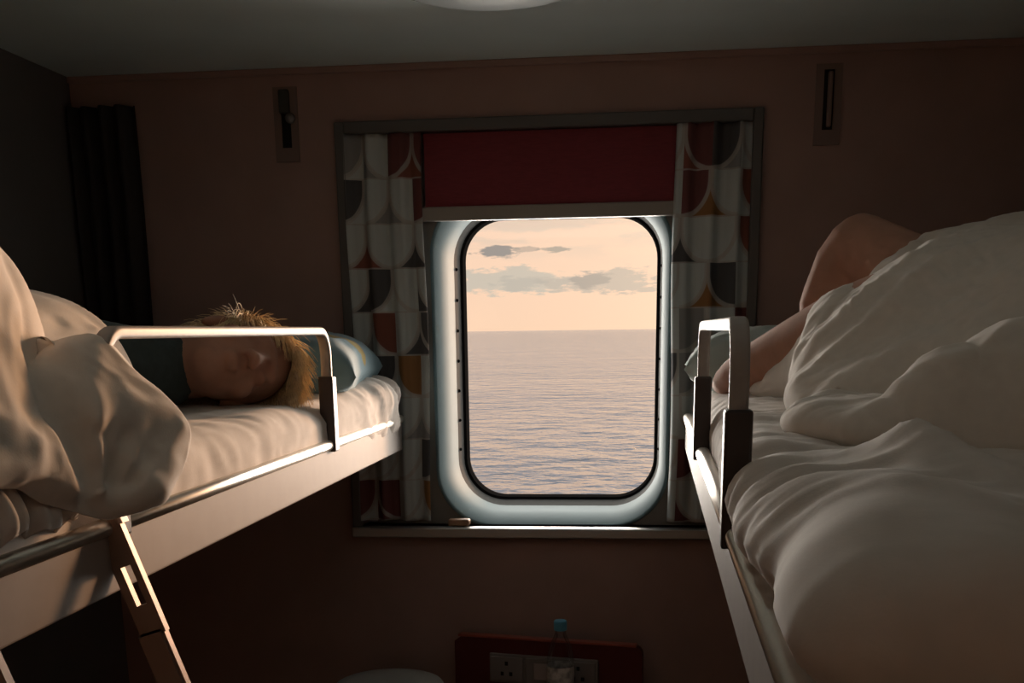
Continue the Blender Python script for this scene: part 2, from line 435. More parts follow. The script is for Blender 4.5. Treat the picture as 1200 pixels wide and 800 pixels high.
# outer hull surround
hull = ring_strip([ring_pts(GX0 + .002, GX1 - .002, GZ0 + .002, GZ1 - .002, .102, .312), [(p[0] * 1, .312, p[2]) for p in [to_rect(q, -1.6, 1.2, 0.0, 2.3) for q in ring_pts(GX0, GX1, GZ0, GZ1, .1, .312)]]])
wpart('hull_plate', bm_mesh(hull), M_winmetal)
bm = bmesh.new(); vs = [bm.verts.new(p) for p in ring_pts(GX0 + .001, GX1 - .001, GZ0 + .001, GZ1 - .001, .102, .300)]
bm.faces.new(vs)
wpart('pane', bm_mesh(bm), M_glass)
# bolts round the metal frame
bolt_me = bm_mesh(lathe_bm([(0, .004), (.003, .004), (.004, .002), (.004, -.002)], 8), 'bolt')
bolt_me.transform(Matrix.Rotation(math.radians(90), 4, 'X')); bolt_me.materials.append(M_gasket)
for k in range(7):
    z = 1.22 + k * .075
    for x, s in ((GX1 + .0075, 1), (GX0 - .0085, -1)):
        b = bpy.data.objects.new('bolt', bolt_me); COL.objects.link(b); b.parent = wf; b.location = (x, .229, z)

# small brown block on sill
tag(box('wooden_block', -.470, -.418, -.006, .022, HZ0 + .0005, HZ0 + .017, M_tan, bevel=.004), 'small tan block on the metal window sill by the left curtain', 'block')

# ------------------------------------------------------------------ sea
def make_sea():
    me = bpy.data.meshes.new('sea')
    me.from_pydata([(-30000, 3, -14), (30000, 3, -14), (30000, 40000, -14), (-30000, 40000, -14)], [], [(0, 1, 2, 3)])
    m = bpy.data.materials.new('sea_water'); m.use_nodes = True; t = NT(m.node_tree)
    b = t.n('ShaderNodeBsdfPrincipled'); o = t.n('ShaderNodeOutputMaterial'); t.l(b.outputs[0], o.inputs[0])
    b.inputs['Base Color'].default_value = (0.25, 0.30, 0.365, 1); b.inputs['Roughness'].default_value = 0.08; b.inputs['IOR'].default_value = 1.45
    tc = t.n('ShaderNodeTexCoord'); mp = t.n('ShaderNodeMapping'); t.l(tc.outputs['Object'], mp.inputs[0]); mp.inputs['Scale'].default_value = (0.13, 0.12, 1)
    mp.inputs['Rotation'].default_value = (0, 0, 0.12)
    nz = t.n('ShaderNodeTexNoise'); t.l(mp.outputs[0], nz.inputs['Vector']); nz.inputs['Scale'].default_value = 1.0; nz.inputs['Detail'].default_value = 4; nz.inputs['Roughness'].default_value = 0.55
    mp2 = t.n('ShaderNodeMapping'); t.l(tc.outputs['Object'], mp2.inputs[0]); mp2.inputs['Scale'].default_value = (0.02, 0.012, 1)
    n2 = t.n('ShaderNodeTexNoise'); t.l(mp2.outputs[0], n2.inputs['Vector']); n2.inputs['Scale'].default_value = 1.0; n2.inputs['Detail'].default_value = 5
    hh = t.math('ADD', t.math('MULTIPLY', nz.outputs[0], 5.5), t.math('MULTIPLY', n2.outputs[0], 9.0))
    bp = t.n('ShaderNodeBump'); bp.inputs['Strength'].default_value = 1.0; bp.inputs['Distance'].default_value = 1.0
    t.l(hh, bp.inputs['Height']); t.l(bp.outputs[0], b.inputs['Normal'])
    o = link('sea', me, m); tag(o, 'calm rippled grey sea stretching to the horizon', 'sea', kind='structure')
make_sea()

# ------------------------------------------------------------------ bunks
PZ0, PZ1 = 1.248, 1.320
def arc(c, r, a0, a1, n, fx):
    """points in the YZ plane"""
    return [(fx, c[0] + r * math.cos(math.radians(a0 + (a1 - a0) * k / n)), c[1] + r * math.sin(math.radians(a0 + (a1 - a0) * k / n))) for k in range(n + 1)]
def make_bunk(s, loc, rz, y1, y2, label):
    """s = +1: bed lies at +x of its aisle face; -1: at -x"""
    root = empty('bunk_bed', loc, rz); tag(root, label, 'bunk bed', 'upper bunks on both sides of the window')
    W = 0.752
    X = lambda a, b: (min(s * a, s * b), max(s * a, s * b))
    ya, yb = -2.24, -0.045
    # aisle panel with folded bottom lip
    bm = bmesh.new()
    box_bm(*X(0, .016), ya, yb, PZ0, PZ1 - .004, bevel=.003, bm=bm)
    box_bm(*X(.004, .05), ya, yb, PZ0, PZ0 + .012, bevel=.003, bm=bm)
    link('side_panel', bm_mesh(bm), M_panel, root)
    lip = sweep_bm([(s * .006, ya, PZ1), (s * .006, yb, PZ1)], rrect(.0115, .0095, .009, 5))
    link('top_lip', bm_mesh(lip), M_lip, root, smooth=True)
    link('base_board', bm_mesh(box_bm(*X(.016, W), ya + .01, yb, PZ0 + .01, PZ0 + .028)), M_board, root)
    link('end_board', bm_mesh(box_bm(*X(.016, W), yb - .012, yb, PZ0 + .03, PZ1 - .01, bevel=.003)), M_panel, root)
    link('end_board', bm_mesh(box_bm(*X(.016, W), ya, ya + .012, PZ0 + .03, PZ1 - .01, bevel=.003)), M_panel, root)
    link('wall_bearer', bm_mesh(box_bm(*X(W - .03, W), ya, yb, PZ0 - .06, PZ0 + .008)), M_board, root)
    # guard rail
    g = empty('guard_rail', (0, 0, 0), parent=root)
    fx = s * .004; zt = 1.523; r = .045
    path = [(fx, y1, PZ1 - .01), (fx, y1, 1.40)] + arc((y1 - r, zt - r), r, 0, 90, 8, fx) + arc((y2 + r, zt - r), r, 90, 180, 8, fx) + [(fx, y2, 1.40), (fx, y2, PZ1 - .01)]
    link('rail_tube', bm_mesh(sweep_bm(path, rrect(.0095, .007, .0045, 4))), M_rail, g, smooth=True)
    for y in (y1, y2):
        link('post_sleeve', bm_mesh(box_bm(fx - .0135, fx + .0135, y - .014, y + .014, PZ1 - .012, 1.443, bevel=.003)), M_sleeve, g)
    for y in (y1, y2):
        link('clamp_screw', bm_mesh(lathe_bm([(0, .006), (.005, .006), (.006, .003), (.006, 0)], 10, (s * .027, y - .03, PZ1 + .004))), M_chrome, g)
    return root
bunk_l = make_bunk(-1, (-.567, 0, 0), 0.0, -.66, -1.535, 'pale bunk with guard rail and ladder beside the blond sleeper')
bunk_r = make_bunk(1, (.098, 0, 0), -.0068, -.80, -1.575, 'bunk under the pale rumpled duvet right of window, dark guard posts')

# ---- ladder hooked on the left bunk
lad = empty('ladder', (-.16, -1.72, 0)); tag(lad, 'dark metal ladder hooked over the left bunk panel', 'ladder')
LO = Vector((-.16, -1.72, 0))
tb = Vector((-.556, 0, 1.335)); ft = Vector((-.10, 0, 0.0))
ax = (ft - tb).normalized()
for yy in (-1.555, -1.845):
    a = Vector((tb.x, yy, tb.z)) - LO; b = Vector((ft.x, yy, .002)) - LO
    nrm_ = Vector((-ax.z, 0, ax.x))
    side = Vector((0, 1, 0))
    # upper slotted bracket: a plate with a rectangular slot
    perp = Vector((ax.z, 0, -ax.x))          # pointing to the wall side (down-left)
    if perp.x > 0: perp = -perp
    w_ = .030
    def slab(p0, p1, o0, o1, th, bm):
        vs = []
        for dy in (-th / 2, th / 2):
            for p, o_ in ((p0, o0), (p0, o1), (p1, o1), (p1, o0)):
                vs.append(bm.verts.new(p + perp * o_ + side * dy))
        for f in ((0, 1, 2, 3), (7, 6, 5, 4), (0, 4, 5, 1), (1, 5, 6, 2), (2, 6, 7, 3), (3, 7, 4, 0)):
            bm.faces.new([vs[i] for i in f])
    bm = bmesh.new()
    P = lambda d: a + ax * d
    slab(P(-.005), P(.055), 0, w_, .010, bm)
    slab(P(.055), P(.100), 0, .008, .010, bm); slab(P(.055), P(.100), .020, w_, .010, bm)
    slab(P(.100), P(.135), 0, w_, .010, bm)
    bmesh.ops.recalc_face_normals(bm, faces=bm.faces[:])
    link('rail_bracket', bm_mesh(bm), M_ladder, lad)
    bm = bmesh.new(); slab(P(.13), b, .002, .034, .016, bm); bmesh.ops.recalc_face_normals(bm, faces=bm.faces[:])
    bmesh.ops.bevel(bm, geom=bm.edges[:], offset=.003, segments=2, affect='EDGES')
    link('rail', bm_mesh(bm), M_ladder, lad)
    hk = [Vector((-.552, yy, 1.325)) - LO, Vector((-.560, yy, 1.345)) - LO, Vector((-.585, yy, 1.350)) - LO, Vector((-.600, yy, 1.338)) - LO, Vector((-.602, yy, 1.325)) - LO]
    link('hook', bm_mesh(sweep_bm(hk, rrect(.010, .004, .003, 3), up=Vector((0, 1, 0)))), M_ladder, lad)
for k in range(4):
    d = .30 + .27 * k
    c0 = Vector((tb.x, -1.555, tb.z)) + ax * d - LO + perp * .017; c1 = Vector((tb.x, -1.845, tb.z)) + ax * d - LO + perp * .017
    link('rung', bm_mesh(sweep_bm([c0, c1], rrect(.022, .011, .006, 3), up=Vector((1, 0, 0)))), M_ladder, lad)

# ------------------------------------------------------------------ mattresses with sheets
def disp_left(P, N):
    top = np.clip(N[..., 2], 0, 1); side = np.clip(N[..., 0], 0, 1)
    d = .004 * folds(P, (9, 3.5, 9), 2.0) * (.3 + top) + .0025 * folds(P, (20, 16, 20), 4.4)
    nearwin = np.exp(-((P[..., 1] + .15) / .28) ** 2)
    d += nearwin * (.012 * folds(np.stack([P[..., 0], P[..., 1] * .8 + P[..., 2] * .7, P[..., 2] * .8 - P[..., 1] * .6], -1), (9, 26, 7), 7.0, .5) * (side + .4 * top) + .022 * top + .008 * side)
    return d
me = soft_box_mesh(-1.31, -.574, -2.21, -.062, 1.277, 1.395, .045, .011, disp_left, 'mattress')
tag(link('mattress', me, M_sheet, smooth=True), 'mattress in pale sheet under the blond sleeper, behind left guard rail', 'mattress', 'sheeted mattresses on the bunks')
def disp_right(P, N):
    top = np.clip(N[..., 2], 0, 1); side = np.clip(-N[..., 0], 0, 1)
    X, Y = P[..., 0], P[..., 1]
    far = np.clip((Y + 1.7) / .6, 0, 1)
    d = far * .006 * folds(P, (12, 20, 10), 1.0, .5) + .004 * folds(P, (7, 7, 7), 3.3) + .002 * folds(P, (22, 22, 22), 6.1)
    # long soft swells running from the tented point down to the aisle edge
    d += (1 - far) * .012 * folds(P, (4.2, 5.5, 5), 12.2, .6, 2.0)
    g = lambda x, y, sx, sy, r=0.: np.exp(-(((X - x) * math.cos(r) + (Y - y) * math.sin(r)) / sx) ** 2 - ((-(X - x) * math.sin(r) + (Y - y) * math.cos(r)) / sy) ** 2)
    d += top * (.024 * g(.262, -1.78, .040, .16, .35) + .022 * g(.245, -1.70, .020, .055, .3) + .018 * g(.20, -1.95, .06, .16) - .012 * g(.325, -1.85, .03, .2))
    d += .012 * side * np.exp(-((Y + 1.5) / .5) ** 2)
    return d
me = soft_box_mesh(.118, .868, -2.14, -.062, 1.277, 1.395, .045, .0095, disp_right, 'mattress')
for v_ in me.vertices:                       # the sheet bellies out over the lip towards the foot end
    x_, y_, z_ = v_.co
    wz = min(1, max(0, (z_ - 1.322) / .03)); wx = max(0, 1 - (x_ - .10) / .5)
    v_.co.x -= wz * wx * (.006 * min(1, max(0, -y_ - .5)) + .026 * min(1, max(0, (-y_ - 1.2) / .95)))
tag(link('mattress', me, M_sheet, smooth=True), 'mattress in rumpled pale sheet below the raised bare limb, right bunk', 'mattress', 'sheeted mattresses on the bunks')

# ------------------------------------------------------------------ pillows
def print_cotton(name, base, spots, seed):
    m = bpy.data.materials.new(name); m.use_nodes = True; t = NT(m.node_tree)
    b = t.n('ShaderNodeBsdfPrincipled'); o = t.n('ShaderNodeOutputMaterial'); t.l(b.outputs[0], o.inputs[0])
    b.inputs['Roughness'].default_value = 0.9; b.inputs['Sheen Weight'].default_value = 0.2
    tc = t.n('ShaderNodeTexCoord'); mp = t.n('ShaderNodeMapping'); t.l(tc.outputs['Object'], mp.inputs[0])
    mp.inputs['Scale'].default_value = (7, 11, 9); mp.inputs['Rotation'].default_value = (0.3, 0.2, 0.5)
    vo = t.n('ShaderNodeTexVoronoi'); t.l(mp.outputs[0], vo.inputs['Vector']); vo.inputs['Scale'].default_value = 1.0; vo.inputs['Randomness'].default_value = 0.7
    sp = t.sstep(vo.outputs['Distance'], .34, .26)
    wn = t.n('ShaderNodeSeparateColor'); t.l(vo.outputs['Color'], wn.inputs[0])
    sel = t.math('GREATER_THAN', wn.outputs[0], 0.55)
    t.l(t.mix(t.math('MULTIPLY', sp, sel), base, spots), b.inputs['Base Color'])
    nb = t.n('ShaderNodeTexNoise'); t.l(tc.outputs['Object'], nb.inputs['Vector']); nb.inputs['Scale'].default_value = 400
    bp = t.n('ShaderNodeBump'); bp.inputs['Strength'].default_value = .2; bp.inputs['Distance'].default_value = .002
    t.l(nb.outputs[0], bp.inputs['Height']); t.l(bp.outputs[0], b.inputs['Normal'])
    return m
M_pillow = print_cotton('blue_pillow_cotton', (0.19, 0.33, 0.40), (0.45, 0.32, 0.05), 1)
M_pillow_r = print_cotton('pale_teal_pillow_cotton', (0.50, 0.60, 0.59), (0.44, 0.54, 0.54), 2)
def pillow_mesh(a, b, h, seed, n=70, p=5.0):
    """half sizes a,b ; full height h, base at z=0"""
    u = np.linspace(-1, 1, n); U, V = np.meshgrid(u, u, indexing='ij')
    prof = ((1 - np.abs(U) ** p) * (1 - np.abs(V) ** p)).clip(0) ** .5
    X = a * U * (1 - .07 * (1 - V ** 2) * np.abs(U) ** 3); Y = b * V * (1 - .07 * (1 - U ** 2) * np.abs(V) ** 3)
    out = []
    for s in (1, -1):
        Z = h * .42 + s * h * (.58 if s > 0 else .42) * prof
        P = np.stack([X, Y, Z], -1)
        edge = (np.maximum(np.abs(U), np.abs(V))) ** 2
        d = .012 * folds(P, (6, 12, 6), seed, .5) * edge * prof ** .3 + .006 * folds(P, (13, 15, 12), seed + 3) * prof
        P[..., 2] += d * s
        out.append(P)
    me1 = grid_mesh(out[0]); me2 = grid_mesh(out[1][::-1])
    bm = bmesh.new(); bm.from_mesh(me1); bm.from_mesh(me2)
    bmesh.ops.remove_doubles(bm, verts=bm.verts[:], dist=.0005); bmesh.ops.recalc_face_normals(bm, faces=bm.faces[:])
    return bm_mesh(bm, 'pillow')
p1 = link('pillow', pillow_mesh(.262, .215, .125, 3.0), M_pillow, None, (-.845, -.300, 1.402), smooth=True); p1.rotation_euler = (0.02, .06, .10)
tag(p1, 'light blue pillow with yellow print behind the sleeper\'s head', 'pillow', 'pillows at the window end of the bunks')
p2 = link('pillow', pillow_mesh(.33, .180, .125, 9.0), M_pillow_r, None, (.415, -.262, 1.398), smooth=True); p2.rotation_euler = (0, -.03, -.04)
tag(p2, 'pale teal pillow behind the guard rail of the right bunk', 'pillow', 'pillows at the window end of the bunks')

# ------------------------------------------------------------------ people
def ico(bm, c, r, M3=None, sub=3):
    g = bmesh.ops.create_icosphere(bm, subdivisions=sub, radius=1.0)
    for v in g['verts']:
        q = Vector((v.co.x * r[0], v.co.y * r[1], v.co.z * r[2]))
        v.co = Vector(c) + (M3 @ q if M3 is not None else q)
def capsule(bm, a, b, ra, rb, n=None):
    a, b = Vector(a), Vector(b)
    n = n or max(3, int((b - a).length / (min(ra, rb) * .33)))
    for k in range(n + 1):
        f = k / n; r = ra + (rb - ra) * f
        ico(bm, a.lerp(b, f), (r, r, r), sub=2)
def limb(bm, pts):
    for (p, r), (q, s) in zip(pts, pts[1:]): capsule(bm, p, q, r, s)
def fuse(bm, voxel, smooth_it, name):
    me = bm_mesh(bm, name)
    o = bpy.data.objects.new('tmp', me); COL.objects.link(o)
    md = o.modifiers.new('r', 'REMESH'); md.mode = 'VOXEL'; md.voxel_size = voxel; md.use_smooth_shade = True
    ms = o.modifiers.new('s', 'SMOOTH'); ms.factor = .5; ms.iterations = smooth_it
    dg = bpy.context.evaluated_depsgraph_get(); ev = o.evaluated_get(dg)
    out = bpy.data.meshes.new_from_object(ev); out.name = name
    bpy.data.objects.remove(o); bpy.data.meshes.remove(me)
    return out
def head(bm, Hc, side, fwd, up):
    M3 = Matrix((side, fwd, up)).transposed()
    L = lambda x, y, z: Hc + M3 @ Vector((x, y, z))
    E = lambda c, r, sub=3: ico(bm, L(*c), r, M3, sub)
    E((0, -.012, .032), (.073, .094, .090), 4)
    E((0, .022, -.025), (.060, .068, .088), 4)
    E((0, .050, -.088), (.034, .030, .027))
    E((0, .076, .022), (.046, .018, .016))
    for s in (-1, 1):
        E((s * .031, .076, -.004), (.0145, .013, .0095))
        E((s * .040, .060, -.035), (.022, .022, .022))
        E((s * .074, -.008, -.008), (.009, .018, .030))
        E((s * .011, .102, -.036), (.008, .009, .008))
    for k in range(7):
        f = k / 6; E((0, .088 + .024 * f, .006 - .042 * f), (.008 + .004 * f, .010, .009), 2)
    E((0, .086, -.060), (.022, .012, .0055)); E((0, .084, -.071), (.019, .012, .006))
    capsule(bm, L(0, -.025, -.05), L(0, -.035, -.15), .054, .056)
    return L, M3

# -- sleeper on the left bunk: on the side, face to the aisle, crown towards the window
bm = bmesh.new()
up = Vector((.50, .86, .03)).normalized(); fwd = Vector((.86, -.50, .10)); fwd = (fwd - up * fwd.dot(up)).normalized(); side = fwd.cross(up).normalized()
HC = Vector((-.716, -.760, 1.470))
Lh, M3h = head(bm, HC, side, fwd, up)
limb(bm, [(Lh(0, -.035, -.13), .056), ((-.90, -1.02, 1.470), .070), ((-.93, -1.12, 1.475), .095), ((-.95, -1.32, 1.478), .088), ((-.97, -1.52, 1.480), .095),
          ((-.86, -1.72, 1.472), .075), ((-.74, -1.93, 1.460), .055), ((-.86, -2.06, 1.450), .048), ((-.98, -2.16, 1.442), .036), ((-.90, -2.17, 1.435), .028)])
limb(bm, [((-.93, -1.08, 1.500), .050), ((-.84, -1.22, 1.490), .042), ((-.76, -1.36, 1.46), .036), ((-.74, -1.50, 1.440), .028), ((-.73, -1.56, 1.432), .024)])
for k in range(4): limb(bm, [((-.755 + .014 * k, -1.575, 1.432), .010), ((-.755 + .014 * k, -1.62, 1.436), .0085), ((-.755 + .014 * k, -1.645, 1.428), .0075)])
limb(bm, [((-.70, -1.54, 1.44), .010), ((-.69, -1.58, 1.448), .009), ((-.685, -1.605, 1.445), .008)])
limb(bm, [((-.95, -1.06, 1.44), .045), ((-.88, -1.18, 1.428), .038), ((-.82, -1.34, 1.425), .03)])
sleeper = empty('person', (-.92, -1.3, 1.40)); tag(sleeper, 'blond person asleep on the left bunk, head near the rail, body under duvet', 'person')
def keep(o, parent):
    o.parent = parent; o.location = -Vector(parent.location); return o
keep(link('body', fuse(bm, .0045, 3, 'body'), M_skin, smooth=True), sleeper)
bm = bmesh.new()
limb(bm, [(Lh(0, -.040, -.112), .066), ((-.862, -.965, 1.474), .076), ((-.90, -1.02, 1.474), .088), ((-.93, -1.12, 1.478), .101), ((-.95, -1.32, 1.480), .094), ((-.97, -1.50, 1.482), .100)])
limb(bm, [((-.93, -1.08, 1.500), .056), ((-.84, -1.22, 1.490), .048)])
M_shirt = mat('dark_teal_shirt_cotton', (0.05, 0.068, 0.068), 0.9, noise=.1, nscale=60)
keep(link('shirt', fuse(bm, .007, 3, 'shirt'), M_shirt, smooth=True), sleeper)['label'] = 'dark teal shirt'
# hair: a scalp cap and strands that fall with gravity
def hair_mesh(L, M3, count):
    V = []; F = []
    def tube(pts, r0):
        nonlocal V, F
        base = len(V); n = len(pts)
        for i, p in enumerate(pts):
            t = (pts[min(i + 1, n - 1)] - pts[max(i - 1, 0)]).normalized()
            a = t.orthogonal().normalized(); b = t.cross(a); r = r0 * (1 - .75 * i / (n - 1))
            for k in range(3):
                q = p + a * (r * math.cos(2.0944 * k)) + b * (r * math.sin(2.0944 * k)); V.append(tuple(q))
        for i in range(n - 1):
            for k in range(3):
                F.append((base + 3 * i + k, base + 3 * i + (k + 1) % 3, base + 3 * i + 3 + (k + 1) % 3, base + 3 * i + 3 + k))
    ok = lambda d: d.z > -.42 + 1.35 * max(0.0, d.y + .05)
    c0 = Vector((0, -.012, .032)); R = Vector((.075, .096, .092))
    whorl = Vector((.02, -.06, .09))
    n = 0
    while n < count:
        d = Vector(rng.normal(size=3)).normalized()
        if not ok(d): continue
        n += 1
        root = c0 + Vector((d.x * R.x, d.y * R.y, d.z * R.z)); nr = Vector((d.x / R.x, d.y / R.y, d.z / R.z)).normalized()
        flow = (root - whorl); flow = (flow - nr * flow.dot(nr)); flow = flow.normalized() if flow.length > 1e-4 else Vector((0, 1, 0))
        lump = vnoise(np.array([d.x * 3.2 + 4, d.y * 3.2, d.z * 3.2]))
        jit = Vector(rng.normal(size=3)) * .15
        ln = (.062 + .022 * float(lump) + .02 * rng.random())
        v = (flow * .9 + nr * (.34 + .22 * float(lump)) + jit).normalized()
        p = L(*root); vel = M3 @ v; pts = [p]
        nw = M3 @ nr
        for k in range(6):
            vel = (vel + Vector((0, 0, -.17)) - nw * .05).normalized()
            p = p + vel * (ln / 6)
            loc = M3.transposed() @ (p - L(0, 0, 0)) - c0
            e = Vector((loc.x / R.x, loc.y / R.y, loc.z / R.z))
            if e.length < 1.03:
                e = e.normalized() * 1.03; p = L(*(c0 + Vector((e.x * R.x, e.y * R.y, e.z * R.z))))
            p = Vector((p.x, p.y, max(p.z, 1.350 if p.x > -.618 else 1.388)))
            pts.append(p)
        tube(pts, .00115)
    # cap
    bmc = bmesh.new(); bmesh.ops.create_icosphere(bmc, subdivisions=4, radius=1.0)
    bmesh.ops.delete(bmc, geom=[v for v in bmc.verts if not ok(v.co)], context='VERTS')
    base = len(V)
    for i, v in enumerate(bmc.verts):
        v.index = i; d = v.co; k = 1.02 + .03 * float(vnoise(np.array(d) * 4 + 3)); V.append(tuple(L(*(c0 + Vector((d.x * R.x * k, d.y * R.y * k, d.z * R.z * k))))))
    for f in bmc.faces: F.append(tuple(base + v.index for v in f.verts))
    bmc.free()
    me = bpy.data.meshes.new('hair'); me.from_pydata(V, [], F); me.update(); return me
keep(link('hair', hair_mesh(Lh, M3h, 5200), M_hair, smooth=True), sleeper)['label'] = 'short tousled blond hair'

# -- person on the right bunk: on the back, knees bent, under the duvet
bm = bmesh.new()
limb(bm, [((.60, -1.74, 1.465), .070), ((.58, -1.62, 1.468), .084), ((.56, -1.35, 1.466), .080), ((.54, -1.10, 1.468), .088)])
limb(bm, [((.62, -1.06, 1.478), .092), ((.53, -.87, 1.525), .078), ((.430, -.705, 1.606), .060), ((.368, -.605, 1.650), .058), ((.346, -.585, 1.618), .056), ((.330, -.575, 1.560), .058), ((.322, -.55, 1.495), .048), ((.318, -.52, 1.442), .038), ((.29, -.475, 1.424), .030), ((.27, -.455, 1.418), .022)])
limb(bm, [((.50, -1.10, 1.470), .088), ((.44, -.98, 1.515), .070), ((.36, -.86, 1.545), .056), ((.323, -.79, 1.529), .055), ((.258, -.68, 1.487), .050), ((.196, -.59, 1.453), .040), ((.172, -.55, 1.437), .034), ((.155, -.52, 1.424), .027), ((.146, -.50, 1.416), .019)])
for s in (-1, 1):
    sx = .60 + s * .17
    limb(bm, [((.60 + s * .09, -1.62, 1.47), .06), ((sx, -1.58, 1.465), .052), ((sx + s * .01, -1.40, 1.436), .040), ((sx - s * .02, -1.18, 1.428), .030), ((sx - s * .03, -1.08, 1.426), .024)])
    for k in range(4): limb(bm, [((sx - s * .03 + .013 * (k - 1.5), -1.06, 1.424), .010), ((sx - s * .03 + .014 * (k - 1.5), -1.02, 1.424), .009), ((sx - s * .03 + .014 * (k - 1.5), -.985, 1.418), .008)])
up2 = Vector((.05, -1, .10)).normalized(); fwd2 = Vector((-.1, .1, 1)); fwd2 = (fwd2 - up2 * fwd2.dot(up2)).normalized(); side2 = fwd2.cross(up2).normalized()
L2, M32 = head(bm, Vector((.62, -1.93, 1.492)), side2, fwd2, up2)
lier = empty('person', (.56, -1.3, 1.40)); tag(lier, 'person lying on the right bunk, bare bent limbs showing beyond the duvet', 'person')
keep(link('body', fuse(bm, .005, 4, 'body'), M_skin, smooth=True), lier)
M_hair_d = mat('brown_hair', (0.10, 0.06, 0.035), 0.5)
_r = rng
hm = hair_mesh(L2, M32, 900)
keep(link('hair', hm, M_hair_d, smooth=True), lier)

# ------------------------------------------------------------------ duvets
# left: humps over the sleeper, a flap folded over the aisle edge
C = [
 [(-1.27, -.93, 1.400), (-1.12, -.95, 1.470), (-.97, -.98, 1.530), (-.83, -1.02, 1.535), (-.745, -1.10, 1.495), (-.690, -1.17, 1.425), (-.640, -1.30, 1.425), (-.580, -1.490, 1.508), (-.545, -1.475, 1.460), (-.514, -1.452, 1.408), (-.514, -1.510, 1.364), (-.540, -1.572, 1.338)],
 [(-1.29, -1.08, 1.410), (-1.13, -1.08, 1.505), (-.98, -1.10, 1.565), (-.85, -1.12, 1.570), (-.770, -1.20, 1.535), (-.705, -1.28, 1.470), (-.655, -1.40, 1.450), (-.597, -1.555, 1.505), (-.550, -1.525, 1.462), (-.518, -1.500, 1.408), (-.517, -1.555, 1.364), (-.543, -1.608, 1.338)],
 [(-1.29, -1.30, 1.430), (-1.13, -1.30, 1.530), (-.98, -1.31, 1.580), (-.87, -1.33, 1.578), (-.790, -1.38, 1.550), (-.725, -1.44, 1.500), (-.672, -1.475, 1.470), (-.606, -1.585, 1.490), (-.560, -1.590, 1.458), (-.546, -1.575, 1.408), (-.550, -1.605, 1.370), (-.554, -1.650, 1.350)],
 [(-1.29, -1.50, 1.430), (-1.13, -1.50, 1.540), (-.98, -1.51, 1.590), (-.87, -1.52, 1.598), (-.775, -1.51, 1.602), (-.695, -1.52, 1.592), (-.642, -1.545, 1.545), (-.606, -1.635, 1.487), (-.586, -1.650, 1.445), (-.566, -1.650, 1.412), (-.556, -1.665, 1.385), (-.560, -1.700, 1.368)],
 [(-1.29, -1.72, 1.430), (-1.13, -1.72, 1.550), (-.98, -1.72, 1.600), (-.85, -1.72, 1.615), (-.745, -1.64, 1.640), (-.668, -1.63, 1.630), (-.622, -1.65, 1.575), (-.592, -1.70, 1.500), (-.576, -1.73, 1.447), (-.560, -1.73, 1.420), (-.555, -1.74, 1.402), (-.562, -1.77, 1.390)],
 [(-1.29, -1.98, 1.420), (-1.13, -1.98, 1.540), (-.98, -1.98, 1.590), (-.85, -1.97, 1.590), (-.750, -1.95, 1.570), (-.690, -1.93, 1.530), (-.645, -1.92, 1.480), (-.615, -1.93, 1.440), (-.590, -1.94, 1.415), (-.570, -1.94, 1.390), (-.562, -1.94, 1.370), (-.572, -1.95, 1.355)],
 [(-1.28, -2.22, 1.400), (-1.13, -2.22, 1.450), (-.98, -2.22, 1.490), (-.85, -2.22, 1.490), (-.750, -2.22, 1.470), (-.690, -2.21, 1.450), (-.645, -2.20, 1.425), (-.615, -2.20, 1.410), (-.595, -2.20, 1.400), (-.580, -2.20, 1.390), (-.578, -2.20, 1.385), (-.582, -2.20, 1.380)],
]
P = patch(C, 26, 16)
n_, m_ = P.shape[:2]
Vv, Uu = np.meshgrid(np.linspace(0, 1, n_), np.linspace(0, 1, m_), indexing='ij')
N = normals_grid(P)
if N[n_ // 2, m_ // 3, 2] < 0: N = -N
d = .014 * folds(P, (4.5, 3.8, 4), 21.0, .7, 2.5) + .005 * folds(P, (9, 8, 9), 25.0, .6)
d += .0035 * folds(P, (26, 9, 20), 29.0, .5) * np.clip((Uu - .5) * 3, 0, 1)
eg = np.clip(np.minimum(np.minimum(1 - Uu, Uu) * 14, np.minimum(Vv, 1 - Vv) * 14), 0, 1)
rim = np.clip((Uu - .60) * 5, 0, 1) * np.clip((.45 - Vv) * 5, 0, 1)
d = d * (.25 + .75 * eg) + rim * eg * .008 * folds(P, (5, 13, 7), 33.0, .6, 3.0)
d = np.clip(d, -.016, .016)
def crease(pts, amp, wd):
    pts = np.array(pts, float); best = np.full(P.shape[:2], 9.0)
    for a_, b_ in zip(pts, pts[1:]):
        e = b_ - a_; t = np.clip(((P - a_) @ e) / (e @ e), 0, 1); best = np.minimum(best, np.linalg.norm(P - a_ - t[..., None] * e, axis=-1))
    return amp * np.exp(-(best / wd) ** 2)
d += crease([(-.61, -1.54, 1.49), (-.60, -1.556, 1.476), (-.575, -1.575, 1.455), (-.555, -1.605, 1.43), (-.553, -1.612, 1.39), (-.55, -1.62, 1.365)], .011, .011)
d += crease([(-.518, -1.470, 1.400), (-.519, -1.510, 1.378), (-.53, -1.56, 1.352)], -.006, .006)
d += crease([(-.524, -1.480, 1.415), (-.522, -1.518, 1.388), (-.53, -1.565, 1.360)], .005, .007)
d += crease([(-.535, -1.505, 1.412), (-.532, -1.535, 1.388), (-.534, -1.575, 1.365)], -.006, .006)
d += crease([(-.545, -1.535, 1.425), (-.540, -1.558, 1.400), (-.540, -1.580, 1.374)], .006, .008)
d += crease([(-.545, -1.565, 1.42), (-.545, -1.585, 1.395), (-.548, -1.60, 1.375)], -.005, .007)
d += crease([(-.66, -1.57, 1.60), (-.64, -1.58, 1.56), (-.625, -1.60, 1.50), (-.61, -1.63, 1.455)], -.009, .014)
